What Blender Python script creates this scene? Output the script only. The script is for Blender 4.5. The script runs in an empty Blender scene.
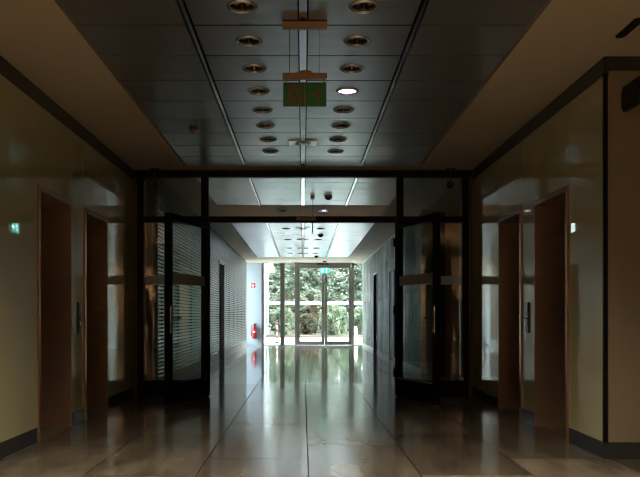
import bpy, bmesh, math, random
from mathutils import Vector, Matrix
random.seed(7)
PI = math.pi
SC = bpy.context.scene
COL = SC.collection

# ------------------------------------------------------------------ camera numbers
F, VX, VY, H = 740.0, 303.0, 316.0, 1.02          # focal length in px, vanishing point, eye height
CEIL = 2.87                                        # ceiling height
XW = 2.15                                          # lobby half width
YC, YP, YE = 5.28, 9.435, 25.8                     # near wall corner, glazed partition, end glazing
XL, XR, YS = -1.87, 2.07, 24.6                               # corridor walls behind the partition
FX = 1.44                                          # half width of the metal ceiling

# ------------------------------------------------------------------ materials
def new_mat(name):
    m = bpy.data.materials.new(name); m.use_nodes = True
    nt = m.node_tree
    for n in list(nt.nodes): nt.nodes.remove(n)
    out = nt.nodes.new('ShaderNodeOutputMaterial')
    return m, nt, out

def pbr(name, col, rough=0.5, metal=0.0, noise=0.0, nscale=(8, 8, 8), bump=0.0, emit=None, estr=0.0,
        spec=0.5, rough_var=0.0, coat=0.0):
    m, nt, out = new_mat(name)
    b = nt.nodes.new('ShaderNodeBsdfPrincipled')
    b.inputs['Base Color'].default_value = (*col, 1)
    b.inputs['Roughness'].default_value = rough
    b.inputs['Metallic'].default_value = metal
    b.inputs['Specular IOR Level'].default_value = spec
    b.inputs['Coat Weight'].default_value = coat
    b.inputs['Coat Roughness'].default_value = 0.03
    nt.links.new(b.outputs[0], out.inputs[0])
    if emit:
        b.inputs['Emission Color'].default_value = (*emit, 1)
        b.inputs['Emission Strength'].default_value = estr
    if noise or bump or rough_var:
        tc = nt.nodes.new('ShaderNodeTexCoord'); mp = nt.nodes.new('ShaderNodeMapping')
        mp.inputs['Scale'].default_value = nscale
        nz = nt.nodes.new('ShaderNodeTexNoise'); nz.inputs['Scale'].default_value = 1.0
        nz.inputs['Detail'].default_value = 5
        nt.links.new(tc.outputs['Object'], mp.inputs[0]); nt.links.new(mp.outputs[0], nz.inputs[0])
        if noise:
            mx = nt.nodes.new('ShaderNodeMix'); mx.data_type = 'RGBA'
            mx.inputs[6].default_value = (*[c * (1 - noise) for c in col], 1)
            mx.inputs[7].default_value = (*[min(1, c * (1 + noise)) for c in col], 1)
            nt.links.new(nz.outputs[0], mx.inputs[0]); nt.links.new(mx.outputs[2], b.inputs['Base Color'])
        if rough_var:
            mr = nt.nodes.new('ShaderNodeMapRange')
            mr.inputs[3].default_value = max(0.0, rough - rough_var); mr.inputs[4].default_value = rough + rough_var
            nt.links.new(nz.outputs[0], mr.inputs[0]); nt.links.new(mr.outputs[0], b.inputs['Roughness'])
        if bump:
            bp = nt.nodes.new('ShaderNodeBump'); bp.inputs['Strength'].default_value = bump
            bp.inputs['Distance'].default_value = 0.01
            nt.links.new(nz.outputs[0], bp.inputs['Height']); nt.links.new(bp.outputs[0], b.inputs['Normal'])
    return m

def glass_mat(name, tint=(0.93, 0.97, 0.95), f0=0.05, gain=1.0, rough=0.0):
    """architectural glass: clear sheet with Schlick reflection"""
    m, nt, out = new_mat(name)
    tr = nt.nodes.new('ShaderNodeBsdfTransparent'); tr.inputs[0].default_value = (*tint, 1)
    gl = nt.nodes.new('ShaderNodeBsdfGlossy'); gl.inputs['Roughness'].default_value = rough
    lw = nt.nodes.new('ShaderNodeLayerWeight'); lw.inputs[0].default_value = 0.5
    p = nt.nodes.new('ShaderNodeMath'); p.operation = 'POWER'; p.inputs[1].default_value = 5
    ma = nt.nodes.new('ShaderNodeMath'); ma.operation = 'MULTIPLY_ADD'
    ma.inputs[1].default_value = (1 - f0) * gain; ma.inputs[2].default_value = f0
    mx = nt.nodes.new('ShaderNodeMixShader')
    nt.links.new(lw.outputs['Facing'], p.inputs[0]); nt.links.new(p.outputs[0], ma.inputs[0])
    nt.links.new(ma.outputs[0], mx.inputs[0]); nt.links.new(tr.outputs[0], mx.inputs[1])
    nt.links.new(gl.outputs[0], mx.inputs[2]); nt.links.new(mx.outputs[0], out.inputs[0])
    return m

def frost_mat(name):
    m, nt, out = new_mat(name)
    tl = nt.nodes.new('ShaderNodeBsdfTranslucent'); tl.inputs[0].default_value = (0.96, 0.96, 0.96, 1)
    df = nt.nodes.new('ShaderNodeBsdfDiffuse'); df.inputs[0].default_value = (0.75, 0.77, 0.77, 1)
    mx = nt.nodes.new('ShaderNodeMixShader'); mx.inputs[0].default_value = 0.3
    nt.links.new(tl.outputs[0], mx.inputs[1]); nt.links.new(df.outputs[0], mx.inputs[2])
    nt.links.new(mx.outputs[0], out.inputs[0])
    return m

def floor_mat():
    m, nt, out = new_mat('polished stone tiles')
    N, L = nt.nodes.new, nt.links.new
    b = N('ShaderNodeBsdfPrincipled')
    tc = N('ShaderNodeTexCoord'); sp = N('ShaderNodeSeparateXYZ'); L(tc.outputs['Object'], sp.inputs[0])
    TW, TL = 0.72, 1.67
    def math_(op, a, bb=None, c=None):
        n = N('ShaderNodeMath'); n.operation = op
        for i, v in enumerate((a, bb, c)):
            if v is None: continue
            if isinstance(v, (int, float)): n.inputs[i].default_value = v
            else: L(v, n.inputs[i])
        return n.outputs[0]
    u = math_('DIVIDE', math_('SUBTRACT', sp.outputs[0], 0.035), TW)
    col = math_('FLOOR', u)
    fu = math_('FRACT', u)
    v = math_('DIVIDE', math_('SUBTRACT', math_('SUBTRACT', sp.outputs[1], 5.85), math_('MULTIPLY', col, 0.56)), TL)
    row = math_('FLOOR', v); fv = math_('FRACT', v)
    du = math_('MULTIPLY', math_('MINIMUM', fu, math_('SUBTRACT', 1.0, fu)), TW)
    dv = math_('MULTIPLY', math_('MINIMUM', fv, math_('SUBTRACT', 1.0, fv)), TL)
    gu = math_('LESS_THAN', du, 0.004); gv = math_('LESS_THAN', dv, 0.004)
    g = math_('MAXIMUM', gu, gv)
    cb = N('ShaderNodeCombineXYZ'); L(col, cb.inputs[0]); L(row, cb.inputs[1])
    wn = N('ShaderNodeTexWhiteNoise'); L(cb.outputs[0], wn.inputs[0])
    mp = N('ShaderNodeMapping'); mp.inputs['Scale'].default_value = (5, 1.6, 3); L(tc.outputs['Object'], mp.inputs[0])
    ad = N('ShaderNodeVectorMath'); ad.operation = 'ADD'; L(mp.outputs[0], ad.inputs[0])
    sc = N('ShaderNodeVectorMath'); sc.operation = 'SCALE'; L(wn.outputs[1], sc.inputs[0]); sc.inputs[3].default_value = 40
    L(sc.outputs[0], ad.inputs[1])
    nz = N('ShaderNodeTexNoise'); nz.inputs['Scale'].default_value = 1.0; nz.inputs['Detail'].default_value = 2.5
    nz.inputs['Roughness'].default_value = 0.5; L(ad.outputs[0], nz.inputs[0])
    cr = N('ShaderNodeValToRGB'); e = cr.color_ramp.elements
    e[0].position = 0.25; e[0].color = (0.105, 0.085, 0.06, 1); e[1].position = 0.75; e[1].color = (0.26, 0.22, 0.165, 1)
    L(nz.outputs[0], cr.inputs[0])
    br = N('ShaderNodeHueSaturation'); L(cr.outputs[0], br.inputs['Color'])
    L(math_('MULTIPLY_ADD', wn.outputs[0], 0.75, 0.6), br.inputs['Value'])
    mx = N('ShaderNodeMix'); mx.data_type = 'RGBA'; mx.inputs[7].default_value = (0.018, 0.015, 0.012, 1)
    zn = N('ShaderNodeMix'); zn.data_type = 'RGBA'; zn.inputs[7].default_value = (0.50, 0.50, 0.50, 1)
    L(math_('MULTIPLY', math_('GREATER_THAN', sp.outputs[1], 11.1), 0.45), zn.inputs[0]); L(br.outputs[0], zn.inputs[6])  # paler grey beyond the partition: sky sheen put into the tile colour
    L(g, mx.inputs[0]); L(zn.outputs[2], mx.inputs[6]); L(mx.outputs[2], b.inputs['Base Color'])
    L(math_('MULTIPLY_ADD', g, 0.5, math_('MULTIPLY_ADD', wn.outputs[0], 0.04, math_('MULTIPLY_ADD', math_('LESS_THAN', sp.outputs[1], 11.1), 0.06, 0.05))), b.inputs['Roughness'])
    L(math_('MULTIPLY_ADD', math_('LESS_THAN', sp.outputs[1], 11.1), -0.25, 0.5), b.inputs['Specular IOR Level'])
    n2 = N('ShaderNodeTexNoise'); n2.inputs['Scale'].default_value = 3.0; n2.inputs['Detail'].default_value = 2
    L(tc.outputs['Object'], n2.inputs[0])
    bp = N('ShaderNodeBump'); bp.inputs['Strength'].default_value = 0.03; bp.inputs['Distance'].default_value = 0.01
    L(n2.outputs[0], bp.inputs['Height']); L(bp.outputs[0], b.inputs['Normal'])
    L(b.outputs[0], out.inputs[0])
    return m

def stone_mat():
    m, nt, out = new_mat('grey green slate slabs')
    N, L = nt.nodes.new, nt.links.new
    b = N('ShaderNodeBsdfPrincipled'); b.inputs['Roughness'].default_value = 0.6; b.inputs['Specular IOR Level'].default_value = 0.25
    tc = N('ShaderNodeTexCoord'); sp = N('ShaderNodeSeparateXYZ'); cb = N('ShaderNodeCombineXYZ')
    L(tc.outputs['Object'], sp.inputs[0]); L(sp.outputs[1], cb.inputs[1]); L(sp.outputs[2], cb.inputs[0])
    bk = N('ShaderNodeTexBrick'); bk.offset = 0.37
    bk.inputs['Color1'].default_value = (0.18, 0.19, 0.165, 1); bk.inputs['Color2'].default_value = (0.34, 0.355, 0.315, 1)
    bk.inputs['Mortar'].default_value = (0.14, 0.145, 0.13, 1)
    bk.inputs['Scale'].default_value = 1.0; bk.inputs['Mortar Size'].default_value = 0.006
    bk.inputs['Brick Width'].default_value = 0.9; bk.inputs['Row Height'].default_value = 0.6
    L(cb.outputs[0], bk.inputs[0])
    mp = N('ShaderNodeMapping'); mp.inputs['Scale'].default_value = (2, 1.3, 1.1); L(tc.outputs['Object'], mp.inputs[0])
    nz = N('ShaderNodeTexNoise'); nz.inputs['Scale'].default_value = 1.0; nz.inputs['Detail'].default_value = 5
    nz.inputs['Roughness'].default_value = 0.7; L(mp.outputs[0], nz.inputs[0])
    mx = N('ShaderNodeMix'); mx.data_type = 'RGBA'; mx.blend_type = 'OVERLAY'; mx.inputs[0].default_value = 0.8
    L(bk.outputs[0], mx.inputs[6]); L(nz.outputs[0], mx.inputs[7])
    L(mx.outputs[2], b.inputs['Base Color']); L(b.outputs[0], out.inputs[0])
    cs = N('ShaderNodeMapRange'); cs.inputs[1].default_value = 0.32; cs.inputs[2].default_value = 0.68; cs.inputs[3].default_value = 0.15; cs.inputs[4].default_value = 0.8
    L(nz.outputs[0], cs.inputs[0]); L(cs.outputs[0], mx.inputs[7])
    bp = N('ShaderNodeBump'); bp.inputs['Strength'].default_value = 0.25; bp.inputs['Distance'].default_value = 0.01
    L(nz.outputs[0], bp.inputs['Height']); L(bp.outputs[0], b.inputs['Normal'])
    return m

def leaf_mat(name, c1, c2):
    m, nt, out = new_mat(name)
    N, L = nt.nodes.new, nt.links.new
    tc = N('ShaderNodeTexCoord'); nz = N('ShaderNodeTexNoise'); nz.inputs['Scale'].default_value = 1.7
    nz.inputs['Detail'].default_value = 6
    L(tc.outputs['Object'], nz.inputs[0])
    cr = N('ShaderNodeValToRGB'); e = cr.color_ramp.elements
    e[0].position = 0.35; e[0].color = (*c1, 1); e[1].position = 0.68; e[1].color = (*c2, 1)
    L(nz.outputs[0], cr.inputs[0])
    df = N('ShaderNodeBsdfDiffuse'); tl = N('ShaderNodeBsdfTranslucent')
    L(cr.outputs[0], df.inputs[0]); L(cr.outputs[0], tl.inputs[0])
    mx = N('ShaderNodeMixShader'); mx.inputs[0].default_value = 0.35
    L(df.outputs[0], mx.inputs[1]); L(tl.outputs[0], mx.inputs[2]); L(mx.outputs[0], out.inputs[0])
    return m

M = dict(
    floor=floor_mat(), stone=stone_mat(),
    plaster=pbr('warm white plaster', (0.60, 0.50, 0.37), 0.75, noise=0.05, nscale=(3, 3, 3)),
    plaster2=pbr('white plaster', (0.68, 0.66, 0.62), 0.7, noise=0.04, nscale=(2, 2, 2)),
    panel=pbr('grey metal ceiling panel', (0.52, 0.52, 0.55), 0.30, 0.8, noise=0.16, nscale=(1.0, 9, 3), rough_var=0.03),
    alu=pbr('satin aluminium', (0.90, 0.90, 0.92), 0.16, 1.0, noise=0.03, nscale=(3, 3, 3)),
    dark=pbr('dark void paint', (0.012, 0.012, 0.013), 0.8, noise=0.05),
    black=pbr('black powder coated aluminium', (0.006, 0.006, 0.0075), 0.45, noise=0.05, spec=0.15),
    trim=pbr('anthracite metal trim', (0.055, 0.055, 0.062), 0.28, 0.3, noise=0.05),
    base=pbr('anthracite skirting', (0.035, 0.036, 0.04), 0.3, noise=0.06),
    paint_glass=pbr('beige back painted glass', (0.56, 0.53, 0.30), 0.008, spec=1.0, coat=0.7, noise=0.03, nscale=(1, 1, 1)),
    copper=pbr('brushed brown copper', (0.43, 0.285, 0.19), 0.36, 0.6, noise=0.18, nscale=(2, 2, 30), rough_var=0.06),
    copper_edge=pbr('bright copper edge', (0.42, 0.24, 0.11), 0.3, 0.8, noise=0.06),
    dull=pbr('dull brown edge', (0.10, 0.068, 0.042), 0.6, noise=0.05, spec=0.3),
    door_beige=pbr('beige door', (0.40, 0.35, 0.25), 0.5, noise=0.04),
    day_pane=pbr('daylit frosted pane', (0.8, 0.8, 0.8), 0.3, emit=(.88, .95, 1.0), estr=4.5, noise=0.02),
    backing=pbr('grey backing board', (0.07, 0.07, 0.065), 0.7, noise=0.05),
    mullion=pbr('dark taupe mullion', (0.12, 0.108, 0.10), 0.4, 0.2, noise=0.04),
    reveal=pbr('grey anodised profile', (0.30, 0.30, 0.31), 0.45, 0.3, noise=0.04),
    lift=pbr('dark bronze lift door', (0.09, 0.055, 0.035), 0.35, 0.8, noise=0.08, nscale=(30, 30, 1)),
    glass=glass_mat('clear partition glass', f0=0.07),
    glass_out=glass_mat('clear door glass', (0.90, 0.96, 0.94), 0.04),
    frost=frost_mat('frosted film'),
    frame=pbr('taupe door frame', (0.30, 0.29, 0.27), 0.4, 0.2, noise=0.04),
    steel=pbr('brushed steel', (0.55, 0.55, 0.56), 0.25, 1.0, noise=0.05, nscale=(1, 1, 40)),
    chrome=pbr('chrome ring', (0.70, 0.70, 0.73), 0.18, 0.8, noise=0.02),
    reflector=pbr('dark lamp reflector', (0.10, 0.07, 0.05), 0.22, 0.5, noise=0.05),
    lamp_off=pbr('unlit lamp', (0.26, 0.18, 0.14), 0.25, noise=0.05),
    lamp_on=pbr('lit lamp', (1, 1, 1), 0.4, emit=(0.93, 0.80, 1.0), estr=9.0, noise=0.01),
    lamp_warm=pbr('warm lit lamp', (1, 1, 1), 0.4, emit=(1.0, 0.74, 0.45), estr=25.0, noise=0.01),
    slat=pbr('grey metal slat', (0.16, 0.165, 0.145), 0.34, 0.0, spec=0.55, noise=0.06, nscale=(1, 1, 20)),
    green=pbr('exit sign green', (0.003, 0.12, 0.022), 0.3, emit=(0.02, 0.16, 0.02), estr=0.03, noise=0.05),
    sign_brown=pbr('exit sign faded brown', (0.12, 0.065, 0.04), 0.4, emit=(0.16, 0.08, 0.05), estr=0.03, noise=0.08),
    brass=pbr('wood toned bracket', (0.30, 0.20, 0.11), 0.4, noise=0.15, nscale=(40, 6, 6)),
    white=pbr('white enamel', (0.80, 0.80, 0.80), 0.35, noise=0.02),
    glow_green=pbr('lit exit sign', (0.05, 0.5, 0.35), 0.4, emit=(0.05, 0.80, 0.62), estr=1.6, noise=0.02),
    glow_white=pbr('lit white pictogram', (0.9, 0.9, 0.9), 0.4, emit=(0.80, 1.0, 0.97), estr=2.6, noise=0.02),
    red=pbr('signal red', (0.42, 0.012, 0.015), 0.3, noise=0.05),
    rubber=pbr('black plastic', (0.012, 0.012, 0.013), 0.45, noise=0.05),
    blue_wall=pbr('pale painted wall', (0.42, 0.49, 0.58), 0.6, noise=0.03),
    wood_wall=pbr('brown veneer wall', (0.46, 0.28, 0.15), 0.5, noise=0.2, nscale=(6, 6, 0.7)),
    beige_wall=pbr('beige wall', (0.24, 0.20, 0.135), 0.6, noise=0.04, nscale=(2, 2, 2)),
    paving=pbr('pale paving', (0.72, 0.72, 0.70), 0.8, noise=0.08, nscale=(2, 2, 2)),
    soil=pbr('planting bed soil', (0.12, 0.10, 0.07), 0.9, noise=0.3, nscale=(4, 4, 4)),
    facade=pbr('pale facade', (0.70, 0.74, 0.76), 0.5, noise=0.04),
    pane=pbr('facade glass', (0.30, 0.40, 0.44), 0.08, noise=0.04),
    bark=pbr('bark', (0.10, 0.075, 0.055), 0.9, noise=0.3, nscale=(12, 12, 2), bump=0.4),
    leaf_a=leaf_mat('conifer needles', (0.14, 0.175, 0.13), (0.42, 0.48, 0.38)),
    leaf_b=leaf_mat('shrub leaves', (0.10, 0.13, 0.085), (0.34, 0.39, 0.27)),
    leaf_c=leaf_mat('dry undergrowth', (0.08, 0.075, 0.055), (0.22, 0.22, 0.16)),
    skin=pbr('skin', (0.50, 0.31, 0.23), 0.5, noise=0.05),
    cloth=pbr('dark coat cloth', (0.018, 0.018, 0.022), 0.85, noise=0.2, nscale=(30, 30, 30)),
    cloth2=pbr('dark trousers cloth', (0.014, 0.014, 0.018), 0.85, noise=0.2, nscale=(30, 30, 30)),
    hair=pbr('dark hair', (0.02, 0.014, 0.01), 0.5, noise=0.2, nscale=(60, 60, 10)),
)

for k_ in ('lamp_on', 'lamp_warm', 'green', 'sign_brown', 'glow_green', 'glow_white'): M[k_].cycles.emission_sampling = 'NONE'

# ------------------------------------------------------------------ mesh helpers
def box(bm, x0, x1, y0, y1, z0, z1, mat=None):
    vs = [bm.verts.new(p) for p in ((x0, y0, z0), (x1, y0, z0), (x1, y1, z0), (x0, y1, z0),
                                    (x0, y0, z1), (x1, y0, z1), (x1, y1, z1), (x0, y1, z1))]
    for f in ((0, 3, 2, 1), (4, 5, 6, 7), (0, 1, 5, 4), (1, 2, 6, 5), (2, 3, 7, 6), (3, 0, 4, 7)):
        fc = bm.faces.new([vs[i] for i in f])
        if mat is not None: fc.material_index = mat

def boxes(*args):
    bm = bmesh.new()
    for a in args: box(bm, *a)
    return bm

def lathe(bm, prof, c=(0, 0, 0), n=32, close=False):
    rings = []
    for r, z in prof:
        if r < 1e-6: rings.append([bm.verts.new((c[0], c[1], c[2] + z))])
        else: rings.append([bm.verts.new((c[0] + r * math.cos(2 * PI * i / n), c[1] + r * math.sin(2 * PI * i / n), c[2] + z)) for i in range(n)])
    for a, b in zip(rings, rings[1:]):
        for i in range(n):
            j = (i + 1) % n
            q = [a[i % len(a)], a[j % len(a)], b[j % len(b)], b[i % len(b)]]
            u = []
            for v in q:
                if v not in u: u.append(v)
            if len(u) > 2:
                f = bm.faces.new(u); f.smooth = True
    return bm

def tube(bm, pts, r, n=10):
    pts = [Vector(p) for p in pts]
    rings = []
    for i, p in enumerate(pts):
        d = (pts[min(i + 1, len(pts) - 1)] - pts[max(i - 1, 0)]).normalized()
        a = d.orthogonal().normalized() if i == 0 else (rings_a - d * rings_a.dot(d)).normalized()
        rings_a = a; b = d.cross(a)
        rr = r[i] if isinstance(r, (list, tuple)) else r
        rings.append([bm.verts.new(p + (a * math.cos(2 * PI * k / n) + b * math.sin(2 * PI * k / n)) * rr) for k in range(n)])
    for a, b in zip(rings, rings[1:]):
        for k in range(n):
            f = bm.faces.new((a[k], a[(k + 1) % n], b[(k + 1) % n], b[k])); f.smooth = True
    bm.faces.new(rings[0][::-1]); bm.faces.new(rings[-1])
    return bm

def obj(name, bm, mat, parent=None, bevel=0.0, loc=None):
    me = bpy.data.meshes.new(name)
    bmesh.ops.recalc_face_normals(bm, faces=bm.faces)
    bm.to_mesh(me); bm.free()
    o = bpy.data.objects.new(name, me); COL.objects.link(o)
    for m in (mat if isinstance(mat, (list, tuple)) else [mat]): me.materials.append(m)
    if parent: o.parent = parent
    if loc: o.location = loc
    if bevel:
        md = o.modifiers.new('bevel', 'BEVEL'); md.width = bevel; md.segments = 2; md.limit_method = 'ANGLE'
    return o

def tag(o, label, cat, group=None, kind=None):
    o['label'] = label; o['category'] = cat
    if group: o['group'] = group
    if kind: o['kind'] = kind
    return o

def struct(o, label=None):
    o['kind'] = 'structure'
    if label: o['label'] = label
    return o

def empty(name, loc=(0, 0, 0), rz=0.0):
    o = bpy.data.objects.new(name, None); COL.objects.link(o)
    o.location = loc; o.rotation_euler = (0, 0, rz); o.empty_display_size = 0.1
    return o

def dup(root, loc, label, group=None, rz=None):
    r = root.copy(); COL.objects.link(r); r.location = loc
    if rz is not None: r.rotation_euler = (0, 0, rz)
    r['label'] = label
    if group: r['group'] = group
    for ch in list(root.children):
        c = ch.copy(); COL.objects.link(c); c.parent = r
        for g in list(ch.children):
            d = g.copy(); COL.objects.link(d); d.parent = c
    return r

def wx(px, Y): return (px - VX) * Y / F
def wz(py, Y): return H + (VY - py) * Y / F

# ------------------------------------------------------------------ floor, ceiling
LX, LB = 7.0, -6.5                                   # lobby half width and back
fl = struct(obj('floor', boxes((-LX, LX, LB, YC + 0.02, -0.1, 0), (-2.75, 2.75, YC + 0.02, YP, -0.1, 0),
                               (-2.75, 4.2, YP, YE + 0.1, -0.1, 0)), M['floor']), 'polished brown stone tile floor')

G = 0.018
def panel_field(bm, ys, holes):
    """metal panels between cross joints; holes = lamp circles in the inner columns"""
    z0, z1 = CEIL, CEIL + 0.02
    for y0, y1 in zip(ys, ys[1:]):
        a, b = y0 + G / 2, y1 - G / 2
        for s in (-1, 1):
            xs = sorted((s * (0.72 + 0.026), s * (FX - 0.01)))
            box(bm, xs[0], xs[1], a, b, z0, z1)
            xi = sorted((s * 0.034, s * (0.72 - 0.026)))
            hs = [h for h in holes if a < h < b]
            if not hs: box(bm, xi[0], xi[1], a, b, z0, z1); continue
            cx, cy, r = s * 0.364, hs[0], 0.078
            corners = [(xi[0], a), (xi[1], a), (xi[1], b), (xi[0], b)]
            angs = [2 * PI * i / 36 for i in range(36)] + [math.atan2(q[1] - cy, q[0] - cx) % (2 * PI) for q in corners]
            angs = sorted(angs)
            inn, outr, inn2 = [], [], []
            for t in angs:
                c, sn = math.cos(t), math.sin(t)
                k = 1e9
                if c > 1e-9: k = min(k, (xi[1] - cx) / c)
                if c < -1e-9: k = min(k, (xi[0] - cx) / c)
                if sn > 1e-9: k = min(k, (b - cy) / sn)
                if sn < -1e-9: k = min(k, (a - cy) / sn)
                inn.append(bm.verts.new((cx + r * c, cy + r * sn, z0))); inn2.append(bm.verts.new((cx + r * c, cy + r * sn, z1)))
                outr.append(bm.verts.new((cx + k * c, cy + k * sn, z0)))
            n = len(angs)
            for i in range(n):
                j = (i + 1) % n
                bm.faces.new((inn[i], inn[j], outr[j], outr[i])); bm.faces.new((inn[i], inn2[i], inn2[j], inn[j]))

Y0 = 4.707
near_ys = [Y0 + 0.553 * k for k in range(-9, 9)]              # last joint 9.131
near_lamps = [4.42 + 0.553 * k for k in range(8)]
mid_ys = [9.75 + 0.518 * k for k in range(6)]                  # to 12.34
far_ys = [14.2 + 0.563 * k for k in range(17)]                 # to 23.2
far_lamps = [15.4, 17.65, 19.9, 22.05]
FAR_FIX = []
for y in far_lamps:                                            # centre lamps in their panels
    k = int((y - 14.2) / 0.563); FAR_FIX.append(14.2 + 0.563 * (k + 0.5))
far_lamps = FAR_FIX
bm = bmesh.new()
NB, NE = near_ys[0], near_ys[-1]
g = 0.02
# plaster soffits round the metal fields (20 mm thick, flush with the panels)
def plaster(x0, x1, y0, y1): box(bm, x0, x1, y0, y1, CEIL, CEIL + 0.05)
plaster(-LX, -FX - g, LB, YC); plaster(FX + g, LX, LB, YC); plaster(-FX - g, FX + g, LB, NB - g)
for s in (-1, 1):
    x = sorted((s * (FX + g), s * 2.75)); plaster(x[0], x[1], YC, YP + 0.05)
plaster(-FX - g, FX + g, NE + g, YP + 0.25)
for s in (-1, 1):
    x = sorted((s * (FX + g), s * 2.75 if s < 0 else 4.2)); plaster(x[0], x[1], YP + 0.05, YE + 0.1)
# cross soffit with lamp holes at y=13
def soffit_hole(y0, y1, cy):
    for xa, xb in ((-FX - g, -0.72), (0.72, FX + g), (-0.03, 0.03)): plaster(xa, xb, y0, y1)
    for s in (-1, 1):
        xi = sorted((s * 0.03, s * 0.72)); cx, r = s * 0.364, 0.078
        corners = [(xi[0], y0), (xi[1], y0), (xi[1], y1), (xi[0], y1)]
        angs = sorted([2 * PI * i / 36 for i in range(36)] + [math.atan2(q[1] - cy, q[0] - cx) % (2 * PI) for q in corners])
        inn, outr, up = [], [], []
        for t in angs:
            c, sn = math.cos(t), math.sin(t); k = 1e9
            if c > 1e-9: k = min(k, (xi[1] - cx) / c)
            if c < -1e-9: k = min(k, (xi[0] - cx) / c)
            if sn > 1e-9: k = min(k, (y1 - cy) / sn)
            if sn < -1e-9: k = min(k, (y0 - cy) / sn)
            inn.append(bm.verts.new((cx + r * c, cy + r * sn, CEIL))); up.append(bm.verts.new((cx + r * c, cy + r * sn, CEIL + .05)))
            outr.append(bm.verts.new((cx + k * c, cy + k * sn, CEIL)))
        n = len(angs)
        for i in range(n):
            j = (i + 1) % n
            bm.faces.new((inn[i], inn[j], outr[j], outr[i])); bm.faces.new((inn[i], up[i], up[j], inn[j]))
soffit_hole(mid_ys[-1] + 0.05, far_ys[0] - g, 13.0)
plaster(-FX - g, FX + g, far_ys[-1] + g, YE + 0.1)
ceil = struct(obj('ceiling', bm, M['plaster']), 'plaster ceiling with inset grey metal panels')
bm = bmesh.new()
panel_field(bm, near_ys, near_lamps); panel_field(bm, mid_ys, []); panel_field(bm, far_ys, far_lamps)
obj('metal_panels', bm, M['panel'], ceil)
obj('ceiling_void', boxes((-LX, LX, LB - 0.1, YC + 0.1, CEIL + 0.2, CEIL + 0.3), (-2.8, 4.3, YC + 0.1, YE + 0.15, CEIL + 0.2, CEIL + 0.3),
                          (-FX - 0.3, -FX - 0.1, NB - .2, YE, CEIL + 0.06, CEIL + 0.2), (FX + 0.1, FX + 0.3, NB - .2, YE, CEIL + 0.06, CEIL + 0.2)), M['dark'], ceil)
for x, w in ((-0.72, 0.016), (0.72, 0.016), (0.0, 0.024)):
    bm = bmesh.new()
    for a, b in ((NB, NE), (mid_ys[0], mid_ys[-1]), (far_ys[0], far_ys[-1])):
        if w > 0.02:
            box(bm, x - w, x - w + 0.008, a, b, CEIL - 0.004, CEIL + 0.02); box(bm, x + w - 0.008, x + w, a, b, CEIL - 0.004, CEIL + 0.02)
            box(bm, x - w + 0.008, x + w - 0.008, a, b, CEIL + 0.004, CEIL + 0.02)
        else:
            box(bm, x - w + .003, x - 0.003, a, b, CEIL - 0.003, CEIL + 0.02); box(bm, x + 0.003, x + w - .003, a, b, CEIL - 0.003, CEIL + 0.02)
            box(bm, x - .003, x + 0.003, a, b, CEIL + 0.01, CEIL + 0.02)
    obj('ceiling_rail', bm, M['alu'], ceil)

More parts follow.
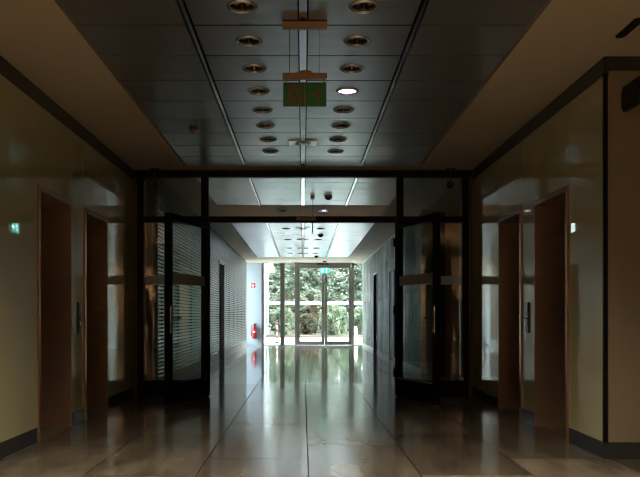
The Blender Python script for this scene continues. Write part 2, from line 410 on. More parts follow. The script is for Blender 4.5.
# ------------------------------------------------------------------ lobby walls with lift portals
PORT = ((6.027, 6.858), (7.30, 8.117))
PZ = 2.04
for s, side in ((-1, 'left'), (1, 'right')):
    def X(a, b): return sorted((s * a, s * b))
    YC = 5.28 if s > 0 else 5.12
    bm = bmesh.new()
    def wb(a, b, y0, y1, z0, z1):
        x = X(a, b); box(bm, x[0], x[1], y0, y1, z0, z1)
    B = XW + 0.02
    for y0, y1 in ((YC + .02, PORT[0][0] - .06), (PORT[0][1] + .04, PORT[1][0] - .06), (PORT[1][1] + .04, YP + .05)): wb(B, 2.75, y0, y1, 0, CEIL + .06)
    for y0, y1 in PORT:
        wb(B, 2.75, y0 - .06, y1 + .04, PZ + 0.05, CEIL + .06); wb(2.68, 2.75, y0 - .06, y1 + .04, 0, PZ + .05)
    w = struct(obj('wall_' + side, bm, M['plaster']), side + ' lobby wall clad in beige glass')
    segs = [(YC, PORT[0][0] - .055, 0.12), (PORT[0][0] - .05, PORT[0][1] + .03, PZ + .045), (PORT[0][1] + .035, PORT[1][0] - .055, .12),
            (PORT[1][0] - .05, PORT[1][1] + .03, PZ + .045), (PORT[1][1] + .035, YP - .03, .12)]
    for y0, y1, z0 in segs:
        x = X(XW, XW + .02); obj('glass_panel', boxes((x[0], x[1], y0, y1, z0, CEIL - .12)), M['paint_glass'], w)
    x = X(XW - .004, XW + .03)
    t = struct(obj('trim_%d' % (1 if s < 0 else 3), boxes((x[0], x[1], YC - .004, YP, CEIL - .13, CEIL)), M['trim']), 'dark metal trim along the top of the %s lobby wall' % side)
    x = X(XW - .006, XW + .03)
    bb = [(x[0], x[1], a, b, 0, .12) for a, b, z in segs if z < 1]
    struct(obj('baseboard_' + side, boxes(*bb), M['base']), 'dark skirting under the %s glass wall' % side)
    x = X(XW - .006, XW + .02)
    obj('corner_profile', boxes((x[0], x[1], YC - .012, YC + .016, .12, CEIL - .12)), M['black'], w)
    # wall returning into the wide lobby
    x = X(XW + .02, LX)
    w2 = struct(obj('wall_lobby_' + side, boxes((x[0], x[1], YC, YC + .1, 0, CEIL)), M['beige_wall']), 'beige wall turning away at the %s corner' % side)
    obj('top_trim', boxes((x[0], x[1], YC - .008, YC, CEIL - .1, CEIL)), M['trim'], w2)
    obj('skirting', boxes((x[0], x[1], YC - .01, YC, 0, .12)), M['base'], w2)
    # side wall of the wide lobby
    x = X(LX, LX + .1)
    struct(obj('wall_lobby_end_' + side, boxes((x[0], x[1], LB, YC + .1, 0, CEIL)), M['beige_wall']), 'beige end wall of the lobby')
    # lift portals
    for k, (y0, y1) in enumerate(PORT):
        p = empty('elevator_portal', (s * XW, (y0 + y1) / 2, 0))
        where = {(-1, 0): 'nearer copper lined lift doorway in the left wall', (-1, 1): 'farther copper lined lift doorway in the left wall, beside the glass partition',
                 (1, 0): 'nearer copper lined lift doorway in the right wall', (1, 1): 'farther copper lined lift doorway in the right wall, beside the glass partition'}[(s, k)]
        tag(p, where, 'lift doorway', 'copper lift doorways')
        hy = (y1 - y0) / 2
        def lb(a, b, ya, yb, za, zb):
            q = sorted((s * a, s * b)); return (q[0], q[1], ya, yb, za, zb)
        D = 0.46
        obj('jamb', boxes(lb(-.012, D, -hy - .045, -hy, 0, PZ + .04)), M['copper'], p)
        obj('jamb', boxes(lb(-.004, D, hy, hy + .025, 0, PZ + .04)), M['copper'], p)
        obj('edge_strip', boxes(lb(-.016, -.0125, -hy - .047, -hy + .001, 0, PZ + .04)), M['copper_edge'], p)['label'] = 'bright copper edge strip'
        obj('lintel', boxes(lb(-.004, D, -hy, hy, PZ, PZ + .04)), M['copper'], p)
        obj('threshold', boxes(lb(D - .08, D, -hy, hy, 0, .006)), M['trim'], p)
        for a, b in ((-hy, -.002), (.002, hy)):
            obj('door_leaf', boxes(lb(D - .06, D - .02, a, b, .006, PZ)), M['lift'], p)

# back wall of the lobby
bw = struct(obj('wall_back', boxes((-LX, LX, LB - .1, LB, 0, CEIL)), M['wood_wall']), 'brown veneer wall at the back of the lobby')
bm = bmesh.new()
for x0, x1 in ((-4.6, -3.6), (3.6, 4.6)): box(bm, x0, x1, LB, LB + .04, 0, 2.2)
obj('dark_doors', bm, M['dark'], bw)
obj('skirting', boxes((-LX, LX, LB, LB + .02, 0, .18)), M['base'], bw)

# ------------------------------------------------------------------ call panels
for s in (-1, 1):
    p = empty('call_panel', (s * XW, 7.09 if s < 0 else 7.07, 1.0))
    tag(p, 'dark lift call panel on the glass strip between the %s lift doorways' % ('left' if s < 0 else 'right'), 'call panel', 'lift call panels')
    def q(a, b): return sorted((-s * a, -s * b))
    x = q(0, .012); obj('plate', boxes((x[0], x[1], -.05, .05, -.14, .15)), M['rubber'], p, .003)
    x = q(.012, .016); obj('display', boxes((x[0], x[1], -.028, .028, .06, .12)), M['trim'], p)
    for z in (0.0, -.06):
        bm = bmesh.new(); tube(bm, [(-s * .012, 0, z), (-s * .02, 0, z)], .018, 16); obj('button', bm, M['steel'], p)
    x = q(.012, .05); obj('key_switch', boxes((x[0], x[1], -.03, -.018, -.006, .006)), M['rubber'], p)

# ------------------------------------------------------------------ glazed partition
MX = [(-1.293, -1.2), (1.19, 1.277)]
TZ0, TZ1 = 2.21, 2.285
part = struct(empty('window_1', (0, YP, 0)), 'black framed glass partition across the hall')
def pb(a, b, y0, y1, z0, z1): return (a, b, y0, y1, z0, z1)
obj('header', boxes((-XW, XW, -.05, .05, CEIL - .085, CEIL)), M['black'], part)
obj('transom', boxes((-2.06, 2.06, -.045, .045, TZ0, TZ1)), M['black'], part)
for s in (-1, 1):
    x = sorted((s * 2.145, s * 2.105)); obj('edge_strip', boxes((x[0], x[1], -.06, .05, 0, CEIL - .085)), M['dull'], part)
    x = sorted((s * 2.105, s * 2.03)); obj('jamb', boxes((x[0], x[1], -.05, .05, 0, CEIL - .085)), M['black'], part)
    x = sorted((s * 2.03, s * 2.008)); obj('reveal_profile', boxes((x[0], x[1], .01, .06, .27, CEIL - .13)), M['reveal'], part)
    a, b = MX[0] if s < 0 else MX[1]
    obj('mullion', boxes((a, b, -.05, .05, 0, CEIL - .085)), M['black'], part)
    x = sorted((s * 2.03, s * 1.285)); obj('sidelight_rail', boxes((x[0], x[1], -.04, .04, 0, .2)), M['black'], part)
    obj('sidelight_pane', boxes((x[0], x[1], -.004, .004, .2, TZ0)), M['glass'], part)
    obj('frosted_band', boxes((x[0] + .01, x[1] - .01, -.0065, -.0045, 1.42, 1.53)), M['frost'], part)
    obj('top_pane', boxes((x[0], x[1], -.004, .004, TZ1, CEIL - .085)), M['glass'], part)
obj('top_pane', boxes((-1.2, 1.19, -.004, .004, TZ1, CEIL - .085)), M['glass'], part)

# sensor box on the transom
o = tag(obj('door_sensor', boxes((-.085, .165, -.075, -.045, 2.232, 2.28)), M['brass'], None, .004, (0, YP, 0)), 'brown sensor box on the middle of the black transom', 'door sensor')
bm = bmesh.new(); lathe(bm, [(0, 0), (.012, 0), (.012, .004), (0, .006)], n=16)
bmesh.ops.rotate(bm, verts=bm.verts, cent=(0, 0, 0), matrix=Matrix.Rotation(PI / 2, 3, 'X'))
obj('sensor_lens', bm, M['steel'], o, 0, (.10, -.075, 2.255))

# open door leaves
def leaf(name, hx, ang, s, label):
    """leaf local x runs from the hinge; rotated about z"""
    L_, T, Z1 = 1.04, .03, 2.2
    d = struct(empty(name, (hx, YP - .03, 0)), label); d.rotation_euler = (0, 0, ang)
    st = .085
    bm = boxes((0, st, -T, T, .015, Z1), (L_ - st, L_, -T, T, .015, Z1), (st, L_ - st, -T, T, Z1 - .075, Z1), (st, L_ - st, -T, T, .015, .235))
    obj('leaf_frame', bm, M['black'], d, .003)
    obj('pane', boxes((st, L_ - st, -.005, .005, .235, Z1 - .075)), M['glass'], d)
    obj('frosted_band', boxes((st, L_ - st, -.0095, -.0055, 1.40, 1.52)), M['frost'], d)
    obj('glazing_bead', boxes((st, L_ - st, T, T + .004, .235, .247), (st, L_ - st, -T - .004, -T, .235, .247)), M['alu'], d)
    for f in (-1, 1):
        y = sorted((f * T, f * (T + .008)))
        h = obj('handle_plate', boxes((L_ - .065, L_ - .025, y[0], y[1], .82, 1.14)), M['steel'], d, .003)
        bm = bmesh.new(); yy = f * (T + .05)
        tube(bm, [(L_ - .045, f * T, 1.0), (L_ - .045, yy, 1.0), (L_ - .06, yy + f * .004, 1.0), (L_ - .18, yy + f * .004, 1.0)], .010, 10)
        obj('lever', bm, M['steel'], h)
    for z in (.3, 1.1, 1.95):
        bm = bmesh.new(); tube(bm, [(-.012, -T - .006, z - .05), (-.012, -T - .006, z + .05)], .012, 10); obj('hinge', bm, M['black'], d)
    return d
leaf('door_1', -1.205, math.radians(-109.5), -1, 'left leaf of the black framed glass door standing open')
leaf('door_2', 1.195, math.radians(-70.5), 1, 'right leaf of the black framed glass door standing open')

# ------------------------------------------------------------------ corridor walls behind the partition
# left: slatted wall with a dark door
DL = (16.5, 17.5, 2.24)
wl = struct(obj('wall_corridor_left', boxes((XL - .4, XL - .06, YP + .05, DL[0], 0, CEIL + .05), (XL - .4, XL - .06, DL[1], YS, 0, CEIL + .05), (XL - .4, XL - .06, DL[0], DL[1], DL[2], CEIL + .05), (XL - .42, XL - .4, DL[0], DL[1], 0, DL[2])), M['backing']), 'dark corridor wall behind grey slats')
bm = bmesh.new()
z = .22
while z < CEIL - .07:
    if z > DL[2] - .02: box(bm, XL - .03, XL, YP + .1, YS, z, z + .030)
    else:
        box(bm, XL - .03, XL, YP + .1, DL[0] - .03, z, z + .030); box(bm, XL - .03, XL, DL[1] + .03, YS, z, z + .030)
    z += .05
obj('slats', bm, M['slat'], wl)
bm = bmesh.new()
y = YP + .6
while y < YS:
    if not (DL[0] - .1 < y < DL[1] + .1): box(bm, XL - .065, XL - .03, y, y + .03, .2, CEIL - .03)
    y += 1.3
obj('slat_posts', bm, M['dark'], wl)
struct(obj('baseboard_corridor_left', boxes((XL - .06, XL - .005, YP + .05, DL[0] - .03, 0, .2), (XL - .06, XL - .005, DL[1] + .03, YS, 0, .2)), M['plaster2']), 'pale plinth under the slatted wall')
d = struct(obj('door_3', boxes((XL - .3, XL - .26, DL[0] + .3, DL[1], .005, DL[2])), M['door_beige']), 'dark door recessed in the slatted wall')
obj('door_frame', boxes((XL - .3, XL + .012, DL[0] - .03, DL[0], 0, DL[2] + .03), (XL - .3, XL + .012, DL[1], DL[1] + .05, 0, DL[2] + .03), (XL - .3, XL + .012, DL[0], DL[1], DL[2], DL[2] + .03)), M['trim'], d)
obj('side_window', boxes((XL - .3, XL - .27, DL[0] + .02, DL[0] + .28, .1, DL[2] - .03)), M['day_pane'], d)['label'] = 'bright daylit side window of the door'
obj('side_window_frame', boxes((XL - .31, XL - .26, DL[0], DL[0] + .02, .0, DL[2]), (XL - .31, XL - .26, DL[0] + .28, DL[0] + .3, .0, DL[2]), (XL - .31, XL - .26, DL[0] + .02, DL[0] + .28, 0, .1), (XL - .31, XL - .26, DL[0] + .02, DL[0] + .28, 1.0, 1.03)), M['white'], d)
bm = bmesh.new(); tube(bm, [(XL - .26, 16.9, 1.03), (XL - .21, 16.9, 1.03), (XL - .21, 17.03, 1.03)], .011, 8); obj('door_handle', bm, M['steel'], d)

# right: slate wall with a dark doorway and a flush door; a dark side passage next to the partition
DR = (20.6, 21.55, 2.2)
DF = (16.75, 17.6, 2.06)
SY = 12.95
wr = struct(obj('wall_corridor_right', boxes((XR, XR + .35, SY, DF[0] - .012, 0, CEIL + .05), (XR, XR + .35, DF[0] - .012, DF[1] + .012, DF[2] + .012, CEIL + .05), (XR, XR + .35, DF[1] + .012, DR[0], 0, CEIL + .05),
                                             (XR, XR + .35, DR[0], DR[1], DR[2], CEIL + .05), (XR, XR + .35, DR[1], YE, 0, CEIL + .05)), M['stone']), 'grey green slate wall of the corridor')
bb = [(XR - .012, XR, a, b, 0, .09) for a, b in ((SY, DF[0] - .02), (DF[1] + .02, DR[0] - .05), (DR[1] + .05, YE))]
struct(obj('baseboard_corridor_right', boxes(*bb), M['plaster2']), 'pale skirting under the slate wall')
struct(obj('trim_5', boxes((XR - .015, XR, SY, YE, CEIL - .035, CEIL - .005)), M['plaster2']), 'pale shadow trim above the slate wall')
d = struct(obj('door_4', boxes((XR + .2, XR + .24, DR[0], DR[1], .005, DR[2])), M['lift']), 'dark door recessed in the slate wall')
obj('door_frame', boxes((XR - .02, XR + .3, DR[0] - .05, DR[0], 0, DR[2] + .05), (XR - .02, XR + .3, DR[1], DR[1] + .05, 0, DR[2] + .05), (XR - .02, XR + .3, DR[0], DR[1], DR[2], DR[2] + .05)), M['trim'], d)
bm = bmesh.new(); tube(bm, [(XR + .2, 20.72, 1.03), (XR + .15, 20.72, 1.03), (XR + .15, 20.85, 1.03)], .011, 8); obj('door_handle', bm, M['steel'], d)
d = struct(obj('door_5', boxes((XR + .004, XR + .05, DF[0], DF[1], .01, DF[2])), M['stone']), 'flush slate faced door with a lever handle')
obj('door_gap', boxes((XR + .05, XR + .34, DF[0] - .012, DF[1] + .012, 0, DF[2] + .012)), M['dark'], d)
obj('edge_profile', boxes((XR - .02, XR + .004, DF[0] - .012, DF[0] + .012, .01, DF[2]), (XR - .02, XR + .004, DF[1] - .012, DF[1] + .012, .01, DF[2])), M['trim'], d)
bm = bmesh.new(); tube(bm, [(XR + .004, 16.9, 1.03), (XR - .06, 16.9, 1.03), (XR - .062, 17.03, 1.03)], .012, 8); obj('door_handle', bm, M['steel'], d)
struct(obj('wall_passage', boxes((4.0, 4.1, YP, SY + .3, 0, CEIL), (XR + .35, 4.0, SY + .2, SY + .3, 0, CEIL), (2.75, 4.0, YP, YP + .1, 0, CEIL)), M['wood_wall']), 'dark walls of the side passage behind the partition')
struct(obj('wall_outer', boxes((XR + .35, XR + .45, SY + .2, YE + .1, 0, CEIL + .2), (XL - .55, XL - .45, YP, YS, 0, CEIL + .2)), M['dark']), 'outer shell of the corridor walls')

# switches on the slate wall
for Y, z, lab in ((19.9, 1.48, 'small dark switch on the slate wall just before the dark doorway'), (24.6, 1.44, 'small dark switch on the slate wall beside the end glazing')):
    o = tag(obj('light_switch', boxes((-.012, 0, -.045, .045, -.06, .06)), M['rubber'], None, .003, (XR, Y, z)), lab, 'switch', 'dark switches on the slate wall')
    obj('rocker', boxes((-.017, -.012, -.02, .02, -.035, .035)), M['trim'], o)
o = tag(obj('wall_socket', boxes((-.01, 0, -.045, .045, -.045, .045)), M['rubber'], None, .003, (XR, 22.9, .32)), 'small dark socket low on the slate wall beyond the doorway', 'socket')
bm = bmesh.new(); tube(bm, [(-.013, 0, 0), (-.0101, 0, 0)], .022, 16); obj('socket_cup', bm, M['trim'], o)

# ------------------------------------------------------------------ end glazing and double door
end = struct(empty('window_2', (0, YE, 0)), 'floor to ceiling glazing at the end of the corridor')
def ex(px): return wx(px, YE)
obj('head', boxes((ex(262), XR, -.05, .05, CEIL - .02, CEIL + .05)), M['frame'], end)
obj('sill', boxes((ex(264), ex(295), -.04, .04, 0, .025), (ex(354), XR, -.04, .04, 0, .025)), M['plaster2'], end)
for a, b in ((261.6, 264), (280.4, 284.7)):
    obj('mullion', boxes((ex(a), ex(b), -.06, .06, 0, CEIL - .02)), M['mullion'], end)
for a, b in ((264, 280.4), (284.7, 295), (353.9, 362.3)):
    obj('pane', boxes((ex(a), ex(b), -.004, .004, .025, CEIL - .02)), M['glass_out'], end)
    obj('frosted_band', boxes((ex(a), ex(b), -.0075, -.0045, 1.415, 1.525)), M['frost'], end)
obj('door_frame', boxes((ex(294.8), ex(297), -.06, .06, 0, CEIL - .02), (ex(351.7), ex(353.9), -.06, .06, 0, CEIL - .02), (ex(297), ex(351.7), -.06, .06, CEIL - .1, CEIL - .02)), M['frame'], end)
def end_leaf(name, a, b, hside, label):
    d = struct(empty(name, (ex(a), YE, 0)), label); w = ex(b) - ex(a) - .004
    st = .10; zt = CEIL - .1
    obj('leaf_frame', boxes((.002, st, -.035, .035, .01, zt), (w - st, w, -.035, .035, .01, zt), (st, w - st, -.035, .035, zt - .09, zt), (st, w - st, -.035, .035, .01, .14)), M['frame'], d, .004)
    obj('pane', boxes((st, w - st, -.005, .005, .14, zt - .09)), M['glass_out'], d)
    obj('frosted_band', boxes((st, w - st, -.0095, -.0055, 1.415, 1.525)), M['frost'], d)
    x = w - .05 if hside > 0 else .05
    h = obj('handle_plate', boxes((x - .02, x + .02, -.043, -.035, 1.1, 1.32)), M['steel'], d)
    bm = bmesh.new(); tube(bm, [(x, -.04, 1.22), (x, -.085, 1.22), (x - hside * .12, -.088, 1.22)], .012, 8); obj('lever', bm, M['steel'], h)
end_leaf('door_6', 297, 324.5, 1, 'left leaf of the glazed double door to the garden')
end_leaf('door_7', 324.5, 351.7, -1, 'right leaf of the glazed double door to the garden')
we = struct(obj('wall_end', boxes((XL - .4, ex(261.6), -.05, .1, 0, CEIL)), M['blue_wall'], None, 0, (0, YE, 0)), 'pale wall piece beside the end glazing')

sg = struct(empty('window_3', (-2.05, YS, 0)), 'narrow side glazing beside the end of the slatted wall')
obj('frame', boxes((-.03, .03, 0, .04, 0, CEIL), (-.03, .03, YE - YS - .09, YE - YS - .05, 0, CEIL), (-.03, .03, .04, YE - YS - .09, 0, .05), (-.03, .03, .04, YE - YS - .09, CEIL - .05, CEIL)), M['frame'], sg)
obj('pane', boxes((-.004, .004, .04, YE - YS - .09, .05, CEIL - .05)), M['glass_out'], sg)
struct(obj('ground_side', boxes((-30, -2.75, 18, YE + .1, -.1, -.005)), M['paving']), 'pale paving beside the corridor')
o = tag(obj('motion_detector', boxes((-.025, .025, -.05, 0, -.11, .11)), M['white'], None, .008, (wx(351, YE), YE - .061, wz(267, YE))), 'slim white detector at the top right of the garden door frame', 'detector')
obj('sensor_window', boxes((-.015, .015, -.053, -.05, -.09, -.02)), M['trim'], o)
o = tag(obj('door_closer_box', boxes((-.2, .2, -.07, 0, -.03, .03)), M['trim'], None, .006, (wx(322.5, YE), YE - .061, CEIL - .04)), 'dark box above the middle of the garden door', 'door sensor')
bm = bmesh.new(); lathe(bm, [(0, .012), (.018, .008), (.02, 0), (0, 0)], n=16)
bmesh.ops.rotate(bm, verts=bm.verts, cent=(0, 0, 0), matrix=Matrix.Rotation(PI / 2, 3, 'X')); obj('sensor_lens', bm, M['chrome'], o, 0, (.08, -.07, 0))

# ------------------------------------------------------------------ pictograms (strokes in a local x/z plane, facing -y)
def strokes(paths, y=0.0, t=.002, dots=()):
    bm = bmesh.new()
    for pts, w in paths:
        for (x0, z0), (x1, z1) in zip(pts, pts[1:]):
            d = Vector((x1 - x0, 0, z1 - z0)); n = Vector((-d.z, 0, d.x)).normalized() * w / 2; e = d.normalized() * w * .3
            p = [Vector((x0, y, z0)) - e + n, Vector((x0, y, z0)) - e - n, Vector((x1, y, z1)) + e - n, Vector((x1, y, z1)) + e + n]
            f = [bm.verts.new(v) for v in p]; b = [bm.verts.new(v - Vector((0, t, 0))) for v in p]
            bm.faces.new(f); bm.faces.new(b[::-1])
            for i in range(4): bm.faces.new((f[i], f[(i + 1) % 4], b[(i + 1) % 4], b[i]))
    for x, z, r in dots:
        f = [bm.verts.new((x + r * math.cos(k * PI / 8), y, z + r * math.sin(k * PI / 8))) for k in range(16)]
        b = [bm.verts.new(v.co - Vector((0, t, 0))) for v in f]
        bm.faces.new(f); bm.faces.new(b[::-1])
        for i in range(16): bm.faces.new((f[i], f[(i + 1) % 16], b[(i + 1) % 16], b[i]))
    return bm
def runner(cx, cz, k):
    def P(*a): return [(cx + x * k, cz + z * k) for x, z in a]
    return [(P((.02, .24), (-.06, -.02)), .13 * k), (P((.02, .26), (.18, .16), (.28, .22)), .06 * k), (P((.0, .26), (-.18, .22), (-.26, .08)), .06 * k),
            (P((-.05, -.02), (.12, -.14), (.08, -.36)), .08 * k), (P((-.06, -.02), (-.16, -.24), (-.36, -.28)), .08 * k)], [(cx + .08 * k, cz + .37 * k, .075 * k)]

# hanging exit sign in the lobby
SYN = 4.64
sx = wx(304.8, SYN)
es = tag(empty('exit_sign', (sx, SYN, 0)), 'dim green exit sign hanging on wires under a brown bar', 'exit sign', 'exit signs')
obj('shadow_plate', boxes((-.14, .14, -.02, .12, CEIL - .006, CEIL)), M['rubber'], es)  # shadowed square above the bar, put in as a dark plate
obj('ceiling_bar', boxes((-.14, .14, -.018, .018, CEIL - .05, CEIL - .008)), M['brass'], es, .003)
bm = bmesh.new(); box(bm, -.14, .14, -.018, .018, 2.505, 2.541)
lathe(bm, [(0, 2.541), (.05, 2.543), (.05, 2.548), (0, 2.553)], n=24)
obj('hanger_bar', bm, M['brass'], es, .003)
for x in (-.095, .09):
    bm = bmesh.new(); tube(bm, [(x, 0, 2.54), (x, 0, CEIL - .04)], .0018, 6); obj('wire', bm, M['rubber'], es)
for x in (-.12, .12):
    bm = bmesh.new(); tube(bm, [(x, 0, 2.48), (x, 0, 2.51)], .006, 8); obj('clip', bm, M['steel'], es)
sp = obj('sign_plate', boxes((-.136, .136, -.006, .006, 2.333, 2.484)), M['green'], es, .002)
obj('door_field', boxes((-.104, -.018, -.009, -.006, 2.345, 2.470)), M['sign_brown'], sp)
pth, dts = runner(-.058, 2.405, .125)
obj('running_figure', strokes(pth, -.009, .002, dts), M['green'], sp)
obj('arrow', strokes([([(.04, 2.41), (.105, 2.41)], .016), ([(.075, 2.44), (.105, 2.41), (.075, 2.38)], .016)], -.006), M['sign_brown'], sp)
obj('centre_line', boxes((-.002, .002, -.0085, -.006, 2.335, 2.482)), M['lamp_off'], sp)

# lit exit sign seen edge-on behind the partition
es2 = tag(empty('exit_sign', (wx(312.5, 11.4), 11.4, 0), PI / 2), 'lit exit sign seen edge on behind the partition', 'exit sign', 'exit signs')
obj('ceiling_mount', boxes((-.05, .05, -.03, .03, CEIL - .05, CEIL)), M['rubber'], es2)
bm = bmesh.new(); tube(bm, [(0, 0, 2.46), (0, 0, CEIL - .04)], .004, 8); obj('rod', bm, M['steel'], es2)
sp = obj('sign_body', boxes((-.15, .15, -.014, .014, 2.30, 2.465)), M['white'], es2, .003)
for f in (-1, 1):
    y = sorted((f * .0145, f * .0165)); obj('lit_face', boxes((-.145, .145, y[0], y[1], 2.305, 2.46)), M['glow_green'] if f > 0 else M['glow_white'], sp)
    if f < 0: continue
    pth, dts = runner(-.06, 2.385, .14)
    bm = strokes(pth + [([(.03, 2.385), (.11, 2.385)], .02), ([(.08, 2.42), (.115, 2.385), (.08, 2.35)], .018)], -.017, .002, dts)
    if f > 0: bmesh.ops.rotate(bm, verts=bm.verts, cent=(0, 0, 0), matrix=Matrix.Rotation(PI, 3, 'Z'))
    obj('pictogram', bm, M['glow_white'], sp)

# lit exit sign by the garden door
es3 = tag(empty('exit_sign', (wx(324.7, 24.9), 24.9, 0)), 'small glowing turquoise exit sign in front of the garden door', 'exit sign', 'exit signs')
obj('ceiling_mount', boxes((-.06, .06, -.03, .03, CEIL - .04, CEIL)), M['rubber'], es3)
for x in (-.1, .1):
    bm = bmesh.new(); tube(bm, [(x * .5, 0, CEIL - .02), (x, 0, 2.63)], .003, 6); obj('wire', bm, M['rubber'], es3)
sp = obj('sign_body', boxes((-.16, .16, -.012, .012, 2.46, 2.64)), M['white'], es3, .003)
obj('lit_face', boxes((-.155, .155, -.016, -.0125, 2.465, 2.635)), M['glow_green'], sp)
pth, dts = runner(-.07, 2.55, .15)
obj('pictogram', strokes(pth + [([(.06, 2.61), (.06, 2.49)], .03)], -.016, .002, dts), M['glow_white'], sp)

# flag sign on the right hand corner wall
es4 = tag(empty('exit_sign', (2.29, 5.13, 2.555), -PI / 2), 'black flag exit sign sticking out of the wall at the right corner', 'exit sign', 'exit signs')
sp = obj('sign_body', boxes((-.135, .125, -.018, .018, -.085, .085)), M['rubber'], es4, .004)
obj('bracket', boxes((-.15, -.135, -.02, .02, -.06, .06)), M['trim'], es4)
pth, dts = runner(.05, 0, .13)
obj('pictogram', strokes(pth + [([(-.015, .06), (-.015, -.06), (.115, -.06), (.115, .06), (-.015, .06)], .006), ([(-.075, .055), (-.075, -.05)], .014), ([(-.105, -.02), (-.075, -.055), (-.045, -.02)], .013)], -.018, .002, dts), M['lift'], sp)
obj('top_edge', boxes((-.135, .125, -.019, .019, .085, .09)), M['trim'], sp)

# ------------------------------------------------------------------ recessed downlights
def make_downlight(lit, loc, label, group, matl=None, name='downlight'):
    r = tag(empty(name, loc), label, 'ceiling light', group)
    bm = bmesh.new(); lathe(bm, [(.070, .012), (.070, .0), (.072, -.008), (.079, -.013), (.086, -.011), (.093, -.004), (.095, 0), (.070, .012)], n=36); obj('trim_ring', bm, M['chrome'], r)
    if lit:
        bm = bmesh.new(); lathe(bm, [(0, .004), (.074, .004), (.074, .012), (0, .012)], n=36); obj('lens', bm, matl or M['lamp_on'], r)
    else:
        bm = bmesh.new(); lathe(bm, [(.074, 0), (.070, .03), (.058, .08), (.045, .11), (0, .12)], n=36); obj('reflector', bm, M['reflector'], r)
        for s in (-1, 1):
            bm = bmesh.new(); tube(bm, [(s * .034, 0, .055), (s * .034, 0, .02), (s * .034, 0, .008)], [.021, .020, .008], 14); obj('lamp', bm, M['lamp_off'], r)
        obj('divider', boxes((-.006, .006, -.06, .06, .004, .09)), M['reflector'], r)
    return r
ordn = ['nearest', 'second', 'third', 'fourth', 'fifth', 'sixth', 'seventh', 'last']
proto = None
for s, side in ((-1, 'left'), (1, 'right')):
    for k, y in enumerate(near_lamps):
        loc = (s * .364, y, CEIL)
        if s > 0 and k == 3:
            make_downlight(True, loc, 'the one glowing round downlight, right row beside the hanging exit sign', 'lobby downlights'); continue
        nm = {0: 'nearest', 7: 'farthest, right before the partition'}.get(k, ordn[k] + ' from the camera')
        lab = 'unlit round downlight in the %s lobby row, %s' % (side, nm)
        if proto is None: proto = make_downlight(False, loc, lab, 'lobby downlights')
        else: dup(proto, loc, lab, 'lobby downlights')
for k, y in enumerate(far_lamps):
    for s, side in ((-1, 'left'), (1, 'right')):
        dup(proto, (s * .364, y, CEIL), 'unlit downlight beyond the partition, %s row, %s pair' % (side, ('first', 'second', 'third', 'farthest')[k]), 'corridor downlights')
dup(proto, (-.364, 13.0, CEIL), 'unlit downlight in the plaster cross strip behind the partition', 'corridor downlights')
make_downlight(True, (.364, 13.0, CEIL), 'glowing downlight in the plaster cross strip behind the partition', 'corridor downlights')

# ------------------------------------------------------------------ square plates on the centre rail, domes, sensors
def make_plate(loc, label, group):
    r = tag(empty('ceiling_speaker', loc), label, 'ceiling speaker', group)
    obj('square_plate', boxes((-.15, .15, -.1, .1, -.012, -.004)), M['alu'], r, .002)
    bm = bmesh.new(); lathe(bm, [(.088, -.012), (.084, -.018), (.075, -.018), (.07, -.012)], n=32); obj('ring', bm, M['chrome'], r)
    bm = bmesh.new(); lathe(bm, [(.07, -.0125), (.05, -.016), (0, -.018)], n=32); obj('grille', bm, M['reflector'], r)
    return r
pl = make_plate((0, 7.88, CEIL), 'square silver plate with dark round grille on the lobby centre rail', 'centre rail plates')
for k, y in enumerate(far_lamps):
    dup(pl, (0, y, CEIL), 'square plate on the corridor centre rail, %s from the partition' % ('first', 'second', 'third', 'farthest')[k], 'centre rail plates')

def make_dome(loc, label, group):
    r = tag(empty('dome_camera', loc), label, 'dome camera', group)
    bm = bmesh.new(); lathe(bm, [(0, 0), (.062, 0), (.062, -.015), (.058, -.02)], n=28); obj('mount', bm, M['rubber'], r)
    bm = bmesh.new(); lathe(bm, [(.058 * math.cos(a * PI / 16), -.02 - .045 * math.sin(a * PI / 16)) for a in range(9)], n=28); obj('dome', bm, M['black'], r)
    return r
dm = make_dome((.39, 11.4, CEIL), 'black dome on the ceiling right behind the partition glass', 'ceiling domes')
dup(dm, (.40, 16.8, CEIL), 'black dome on the corridor ceiling between the first downlights', 'ceiling domes')
dup(dm, (.41, 22.75, CEIL), 'black dome on the corridor ceiling near the garden door', 'ceiling domes')

r = tag(empty('smoke_detector', (-1.07, 7.25, CEIL)), 'small round detector on the left side of the metal ceiling', 'detector')
bm = bmesh.new(); lathe(bm, [(0, 0), (.05, 0), (.05, -.02), (.035, -.03)], n=24); obj('base', bm, M['trim'], r)
bm = bmesh.new(); lathe(bm, [(.035, -.03), (.03, -.05), (.012, -.058), (0, -.058)], n=24); obj('cap', bm, M['lamp_off'], r)
obj('status_clip', boxes((.02, .055, -.012, .0, -.045, -.02)), M['steel'], r)

# slot on the soffit at the right edge
bm = bmesh.new()
pts = [(.032 * math.cos(a), .13 + .032 * math.sin(a)) for a in [PI * k / 10 for k in range(11)]] + [(.032 * math.cos(a), -.13 + .032 * math.sin(a)) for a in [PI + PI * k / 10 for k in range(11)]]
va = [bm.verts.new((x, y, 0)) for x, y in pts]; vb = [bm.verts.new((x, y, -.008)) for x, y in pts]
bm.faces.new(va); bm.faces.new(vb[::-1])
for i in range(len(pts)): bm.faces.new((va[i], va[(i + 1) % len(pts)], vb[(i + 1) % len(pts)], vb[i]))
tag(obj('ceiling_vent', bm, M['rubber'], None, 0, (2.095, 4.75, CEIL)), 'dark slot shaped vent on the soffit at the upper right', 'vent')

